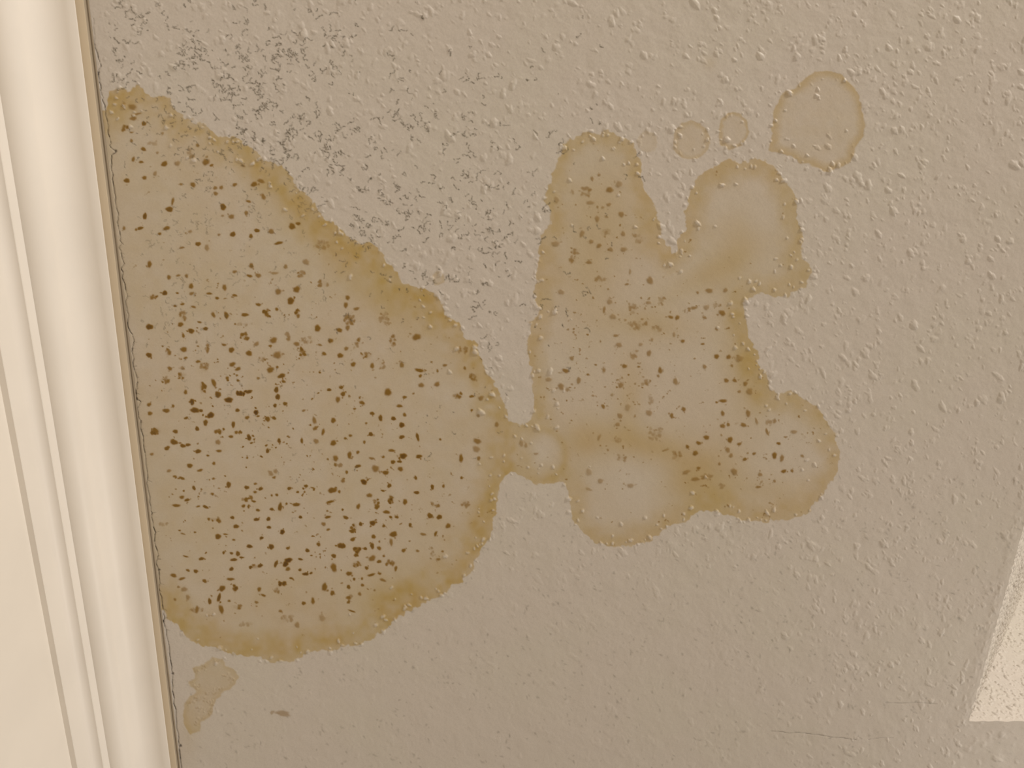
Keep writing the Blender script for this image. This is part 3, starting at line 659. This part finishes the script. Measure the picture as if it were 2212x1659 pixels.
M_PLASTER = plaster_material()
M_TRIM = paint_material('cream_trim_paint', (0.815, 0.775, 0.715), 0.40)
M_WALL = paint_material('cream_wall_paint', (0.83, 0.785, 0.715), 0.55)
M_CAULK = paint_material('shade_darkened_caulk', (0.37, 0.31, 0.23), 0.6)  # caulk in shadow: the shade is put into this dark colour
M_LIP = paint_material('beige_shaded_lip_paint', (0.58, 0.49, 0.36), 0.45)  # beige, darkened for the shade on the down-facing lip
M_FLOOR = paint_material('floor_carpet', (0.42, 0.36, 0.29), 0.9, 0.15)

# ------------------------------------------------------------------ mesh builders
def link(name, me, mat, parent=None):
    o = bpy.data.objects.new(name, me)
    S.collection.objects.link(o)
    if mat:
        me.materials.append(mat)
    if parent:
        o.parent = parent
    return o

def mesh_arrays(name, co, quads, marks=None, smooth=True):
    """a mesh from an (n,3) array and an (m,4) array, only the used vertices kept"""
    used = np.zeros(len(co), bool)
    used[quads.ravel()] = True
    idx = np.cumsum(used) - 1
    co = co[used]
    q = idx[quads]
    me = bpy.data.meshes.new(name)
    me.vertices.add(len(co))
    me.vertices.foreach_set('co', co.astype(np.float32).ravel())
    me.loops.add(len(q) * 4)
    me.loops.foreach_set('vertex_index', q.astype(np.int32).ravel())
    me.polygons.add(len(q))
    me.polygons.foreach_set('loop_start', (np.arange(len(q)) * 4).astype(np.int32))
    me.polygons.foreach_set('use_smooth', np.full(len(q), smooth))
    if marks is not None:
        a = me.attributes.new('marks', 'FLOAT_COLOR', 'POINT')
        a.data.foreach_set('color', marks[used].astype(np.float32).ravel())
        a = me.attributes.new('crack', 'FLOAT', 'POINT')
        a.data.foreach_set('value', marks[used][:, 3].astype(np.float32).ravel())
    me.update(calc_edges=True)
    return me

def box(name, lo, hi, mat, parent=None):
    x0, y0, z0 = lo
    x1, y1, z1 = hi
    v = [(x0, y0, z0), (x1, y0, z0), (x1, y1, z0), (x0, y1, z0), (x0, y0, z1), (x1, y0, z1), (x1, y1, z1), (x0, y1, z1)]
    f = [(0, 3, 2, 1), (4, 5, 6, 7), (0, 1, 5, 4), (1, 2, 6, 5), (2, 3, 7, 6), (3, 0, 4, 7)]
    me = bpy.data.meshes.new(name)
    me.from_pydata(v, [], f)
    return link(name, me, mat, parent)

def structure(o, label, cat):
    o['kind'] = 'structure'
    o['label'] = label
    o['category'] = cat
    return o

# ------------------------------------------------------------------ where the moulding and the recess stand
REFROW = 1107.0
def T(px):
    d = ray(px, REFROW)
    return -d[0] / d[2]
A_CRACK = HC * T(323.0)                         # moulding meets the ceiling here
# profile walked from the ceiling down to the wall: (distance out from the camera, height above the camera)
prof = []
e = HC - 0.0040
a = T(314.5) * e
prof.append((T(320.5) * HC, HC)); prof.append((a, e + 0.0008)); prof.append((a + 0.0006, e))
a = T(300.0) * e
prof.append((a, e))
a, e = a + 0.0013, e - 0.0009
prof.append((a, e))
cove_start = len(prof)
a = T(281.0) * e
prof.append((a, e))
R1 = (T(205.0) * e - a) / (1 + T(205.0))
for k in range(1, 21):
    t = k / 20 * math.pi / 2
    prof.append((a + R1 * math.sin(t), e - R1 * (1 - math.cos(t))))
a, e = a + R1, e - R1
R2 = (T(150.0) * e - a) / (1 + T(150.0))
for k in range(1, 15):
    t = k / 14 * math.pi / 2
    prof.append((a + R2 * (1 - math.cos(t)), e - R2 * math.sin(t)))
a, e = a + R2, e - R2
a2 = T(147.0) * e
prof.append((a2 - 0.0005, e)); prof.append((a2, e - 0.0007))
a = a2
e = a / T(132.0)
prof.append((a, e + 0.0006)); prof.append((a + 0.0006, e))
R3 = (T(96.0) * e - a) / (1 + T(96.0))
for k in range(1, 13):
    t = k / 12 * math.pi / 2
    prof.append((a + R3 * math.sin(t), e - R3 * (1 - math.cos(t))))
a, e = a + R3, e - R3
e = a / T(67.0)
prof.append((a, e + 0.0007)); prof.append((a + 0.0007, e))
A_WALL = T(52.0) * e
prof.append((A_WALL, e))
Y0, Y1 = -2.6, 3.2

# ------------------------------------------------------------------ ceiling: one fine grid, cut into plain plaster and stains
cornx, corny = on_ceiling(2093.0, 1558.0)       # corner of the recess
ex, ey = on_ceiling(2209.7, 1144.0)
ESL = (ex - cornx) / (ey - corny)               # run of the recess edge
def edge_x(y):
    return cornx + (y - corny) * ESL

STEP = 1.5
rows_px = np.arange(-340, H + 300, STEP)
ys = np.array([on_ceiling(1106, p)[1] for p in rows_px])
ys[np.argmin(np.abs(ys - corny))] = corny
RI = int(np.argmin(np.abs(ys - corny)))
nL = 1340
nR = 190
u = np.linspace(0, 1, nL + 1)
xl = -A_CRACK - 0.004
EX = edge_x(ys)[:, None]
left = xl + (EX - xl) * u[None, :]
XR = edge_x(corny) + 0.42
right = EX + (XR - EX) * np.linspace(0, 1, nR + 1)[None, 1:]
GX = np.concatenate([left, right], 1)
GY = np.repeat(ys[:, None], GX.shape[1], 1)
px, py = to_px(GX, GY, np.full(GX.shape, CEIL))
rel = sample(relief, px, py)
# rounded corner bead along the recess edge and along its end, and the splatter dragged along it
dE = EX - GX                                    # >0 left of the edge
lipn = value_noise(GX.shape, 9, 401, 2) * 0.00035 + np.maximum(value_noise(GX.shape, 5, 409, 1), 0) * 0.0007
bead = np.exp(-((dE - 0.012) / 0.007) ** 2) * (GY < corny + 0.01)
rel = rel + bead * (0.0002 + lipn * 0.5)
near_edge = np.where((GX >= EX) & (GY >= corny), sstep(0.0, 0.004, GY - corny), np.where(GY <= corny, sstep(0, 0.004, np.abs(dE)), 1))
Z = CEIL - rel * near_edge
wob_x = value_noise(GX.shape, 4, 431, 2) * 0.0011
GX = GX + wob_x * np.exp(-(dE / 0.0035) ** 2) * (GY < corny + 0.004)
GY = GY + value_noise(GX.shape, 5, 433, 2) * 0.0010 * np.exp(-((GY - corny) / 0.003) ** 2) * (dE < 0.002)
# the grid's rim lies flat in the ceiling beyond it
rimf = np.ones(GX.shape); rimf[:3] = 0; rimf[-3:] = 0; rimf[:, -3:] = 0
Z = CEIL - (CEIL - Z) * rimf
co = np.stack([GX, GY, Z], -1).reshape(-1, 3)
marks = np.stack([sample(m, px, py) for m in (stain, spot, mold, crack)], -1).reshape(-1, 4)
nr, nc = GX.shape
ii, jj = np.mgrid[0:nr - 1, 0:nc - 1]
quads = np.stack([ii * nc + jj, (ii + 1) * nc + jj, (ii + 1) * nc + jj + 1, ii * nc + jj + 1], -1)
hole = (jj >= nL) & (ii < RI)
cpx = (px[:-1, :-1] + px[1:, 1:]) / 2
cpy = (py[:-1, :-1] + py[1:, 1:]) / 2
zone = np.zeros(cpx.shape, int)
zone[sample(sdL, cpx, cpy) > 0] = 1
zone[sample(sdR, cpx, cpy) > 0] = 2
keys = list(SDS)
for k, key in enumerate(keys):
    zone[(sample(SDS[key], cpx, cpy) > 0) & (zone == 0)] = 3 + k
zone[hole] = -1

def ceiling_plain():
    q = quads[zone == 0]
    me = mesh_arrays('ceiling', co, q, marks)
    return me
ceiling = link('ceiling', ceiling_plain(), M_PLASTER)
structure(ceiling, 'off white splatter textured plaster ceiling with brown water stains and grey mould specks', 'ceiling')
STAINS = [
    (1, 'large brown water stain dotted with dark spots, spreading from the crown moulding'),
    (2, 'branching tan water stain right of the largest one'),
    (3, 'ring shaped tan water stain at the upper right'),
    (4, 'pale round water stain between the branches and the ring shaped stain'),
    (5, 'small outlined round water stain touching the pale one'),
    (6, 'faintest small round water stain beside the top of the branching stain'),
    (7, 'ragged tan water stain below the largest one, close to the crown moulding'),
    (8, 'tiny round water stain just off the upper edge of the largest one'),
]
for z, lab in STAINS:
    q = quads[zone == z]
    if len(q) == 0:
        continue
    o = link('water_stain', mesh_arrays('water_stain', co, q, marks), M_PLASTER, ceiling)
    o['label'] = lab

# smooth shading must not break where the pieces meet: give every piece the normals of the whole grid
def grid_normals():
    du = np.gradient(Z, axis=1) / np.gradient(GX, axis=1)
    zy = np.gradient(Z, axis=0) / np.gradient(GY, axis=0)
    xy = np.gradient(GX, axis=0) / np.gradient(GY, axis=0)
    dv = zy - du * xy
    n = np.stack([du, dv, -np.ones_like(du)], -1)
    n /= np.linalg.norm(n, axis=-1, keepdims=True)
    return n.reshape(-1, 3)
NRM = grid_normals()
for o, z in [(ceiling, 0)] + [(c, STAINS[i][0]) for i, c in enumerate(ceiling.children)]:
    q = quads[zone == z]
    used = np.zeros(len(co), bool)
    used[q.ravel()] = True
    o.data.normals_split_custom_set_from_vertices(NRM[used])

yN = Y0 + 0.4
def quad(name, pts, mat, parent):
    me = bpy.data.meshes.new(name)
    me.from_pydata(pts, [], [tuple(range(len(pts)))])
    return link(name, me, mat, parent)
# plain ceiling slabs round the fine grid
def slab(name, x0, x1, y0, y1, parent):
    return box(name, (x0, y0, CEIL), (x1, y1, CEIL + 0.02), M_PLASTER, parent)
ya, yb = float(ys[0]), float(ys[-1])
slab('plaster_field', -A_WALL, 4.6, yb, Y1, ceiling)
quad('plaster_field', [(-A_WALL, Y0, CEIL), (float(edge_x(Y0)), Y0, CEIL), (float(edge_x(ya)), ya, CEIL), (-A_WALL, ya, CEIL)], M_PLASTER, ceiling)
slab('plaster_field', XR, 4.6, corny, yb, ceiling)
slab('plaster_field', -A_WALL - 0.02, xl, ya, yb, ceiling)

# ------------------------------------------------------------------ recess in the ceiling: sloping side and upright end
def rough_height(shape, step_m, seed, dens=1.0, amp=1.0):
    """stipple of its own for the recess faces, in metres"""
    h = np.zeros(shape, np.float32)
    r = np.random.default_rng(seed)
    n = int(shape[0] * shape[1] * step_m * step_m / (0.010 ** 2) * 1.6 * dens)
    yy, xx = np.mgrid[0:shape[0], 0:shape[1]]
    for k in range(n):
        cx, cy = r.uniform(0, shape[1]), r.uniform(0, shape[0])
        rad = float(np.clip(r.lognormal(0.62, 0.42), 0.9, 4.2)) * 0.001 / step_m
        R = int(rad * 2) + 2
        x0, x1, y0, y1 = int(max(cx - R, 0)), int(min(cx + R, shape[1])), int(max(cy - R, 0)), int(min(cy + R, shape[0]))
        if x1 <= x0 or y1 <= y0:
            continue
        a = r.uniform(0, 3.14)
        dx, dy = xx[y0:y1, x0:x1] - cx, yy[y0:y1, x0:x1] - cy
        uu = (dx * math.cos(a) + dy * math.sin(a)) / (rad * r.uniform(1, 1.7))
        vv = (-dx * math.sin(a) + dy * math.cos(a)) / rad
        q = np.clip(1 - uu * uu - vv * vv, 0, 1) ** 0.6 * rad * step_m * 0.55 * amp * r.uniform(0.4, 1)
        h[y0:y1, x0:x1] = np.maximum(h[y0:y1, x0:x1], q)
    return h + value_noise(shape, 12, seed + 3, 3) * 0.0003 * amp

DEPTH = 0.42
def face_grid(name, origin, du, dv, nu, nv, nrm, seed, dens, label=None, shear=None, amp=1.0):
    """a textured face: origin + u*du + v*dv, raised along nrm"""
    uu = np.linspace(0, 1, nu + 1)[None, :]
    vv = np.linspace(0, 1, nv + 1)[:, None]
    P = np.array(origin)[None, None, :] + uu[..., None] * np.array(du)[None, None, :] + vv[..., None] * np.array(dv)[None, None, :]
    stepm = np.linalg.norm(du) / nu
    h = rough_height((nv + 1, nu + 1), stepm, seed, dens, amp)
    fade = np.minimum(np.minimum(sstep(0, 0.02, vv), 1), sstep(0, 0.01, uu))
    P = P + (h * fade)[..., None] * np.array(nrm)[None, None, :]
    a, b = np.mgrid[0:nv, 0:nu]
    w = nu + 1
    q = np.stack([a * w + b, a * w + b + 1, (a + 1) * w + b + 1, (a + 1) * w + b], -1).reshape(-1, 4)
    mk = np.zeros(((nv + 1) * (nu + 1), 4), np.float32)
    return link(name, mesh_arrays(name, P.reshape(-1, 3), q, mk), M_PLASTER, ceiling)

# sloping side along the edge (rises 45 degrees away from the wall)
LEN = 0.50
yT = corny - LEN
o = face_grid('recess_slope', (cornx - 0.0015, corny + 0.0015, CEIL + 0.0001), (edge_x(yT) - cornx, -LEN, 0), (DEPTH, 0, DEPTH), 620, 700, unit((1, 0, -1)), 501, 2.6, amp=1.2)
o['label'] = 'brightly lit sloping side of the recess'
# upright end
o = face_grid('recess_end', (cornx - 0.0015, corny + 0.0012, CEIL + 0.0001), (1.0, 0, 0), (0, 0, DEPTH), 1200, 520, unit((0, -1, 0)), 523, 1.2, amp=1.5)
o['label'] = 'brightly lit upright end of the recess'
# the rest of the recess, out of the picture
quad('recess_side', [(edge_x(yT), yT, CEIL), (edge_x(yT) + DEPTH, yT, CEIL + DEPTH), (edge_x(yN) + DEPTH, yN, CEIL + DEPTH), (edge_x(yN), yN, CEIL)], M_PLASTER, ceiling)
box('recess_top', (cornx, yN, CEIL + DEPTH), (4.6, corny, CEIL + DEPTH + 0.02), M_PLASTER, ceiling)
quad('recess_side', [(edge_x(yN), yN, CEIL), (4.6, yN, CEIL), (4.6, yN, CEIL + DEPTH), (edge_x(yN), yN, CEIL + DEPTH)], M_PLASTER, ceiling)
quad('recess_end_return', [(cornx + 1.0, corny, CEIL), (4.6, corny, CEIL), (4.6, corny, CEIL + DEPTH), (cornx + 1.0, corny, CEIL + DEPTH)], M_PLASTER, ceiling)
quad('ceiling_strip', [(edge_x(Y0), Y0, CEIL), (4.6, Y0, CEIL), (4.6, yN, CEIL), (edge_x(yN), yN, CEIL)], M_PLASTER, ceiling)

# ------------------------------------------------------------------ crown moulding
def extrude_profile(name, pts, mat, wob=0.0, ny=240, parent=None, back=None):
    ysn = np.linspace(Y0, Y1, ny + 1)
    P = np.zeros((ny + 1, len(pts), 3))
    for j, (a_, e_) in enumerate(pts):
        P[:, j, 0] = -a_
        P[:, j, 1] = ysn
        P[:, j, 2] = CAMZ + e_
    if wob:
        P[:, :, 2] += value_noise((ny + 1, len(pts)), 12, 77, 2) * wob
    a_, b_ = np.mgrid[0:ny, 0:len(pts) - 1]
    w = len(pts)
    q = np.stack([a_ * w + b_, a_ * w + b_ + 1, (a_ + 1) * w + b_ + 1, (a_ + 1) * w + b_], -1).reshape(-1, 4)
    me = mesh_arrays(name, P.reshape(-1, 3), q)
    o = link(name, me, mat, parent)
    return o

# body of the moulding with its back closed against wall and ceiling
body = prof[3:] + [(A_WALL, HC), (prof[0][0], HC)]
trim = extrude_profile('trim_1', body, M_TRIM)
for p in trim.data.polygons:
    pass
mod = trim.modifiers.new('edge', 'EDGE_SPLIT')
mod.split_angle = math.radians(38)
structure(trim, 'cream painted crown moulding with a wide cove, where wall meets ceiling', 'crown moulding')
lip = extrude_profile('moulding_lip', prof[1:4], M_LIP, parent=trim)
lip['label'] = 'beige flat lip along the ceiling, its shade in the colour'
caulk = extrude_profile('caulk_line', [(A_CRACK - 0.0006, HC - 0.0002), (A_CRACK + 0.0008, HC - 0.0012), prof[0], prof[1]], M_CAULK, wob=0.0002, ny=700, parent=trim)
caulk['label'] = 'caulk line with its shadow put into the colour'

# ------------------------------------------------------------------ wall and floor
wall = box('wall_left', (-A_WALL - 0.12, Y0, 0.0), (-A_WALL, Y1, CEIL), M_WALL)
structure(wall, 'smooth cream painted wall under the crown moulding', 'wall')
floor = box('floor', (-A_WALL, Y0, -0.05), (4.6, Y1, 0.0), M_FLOOR)
structure(floor, 'beige carpeted floor', 'floor')
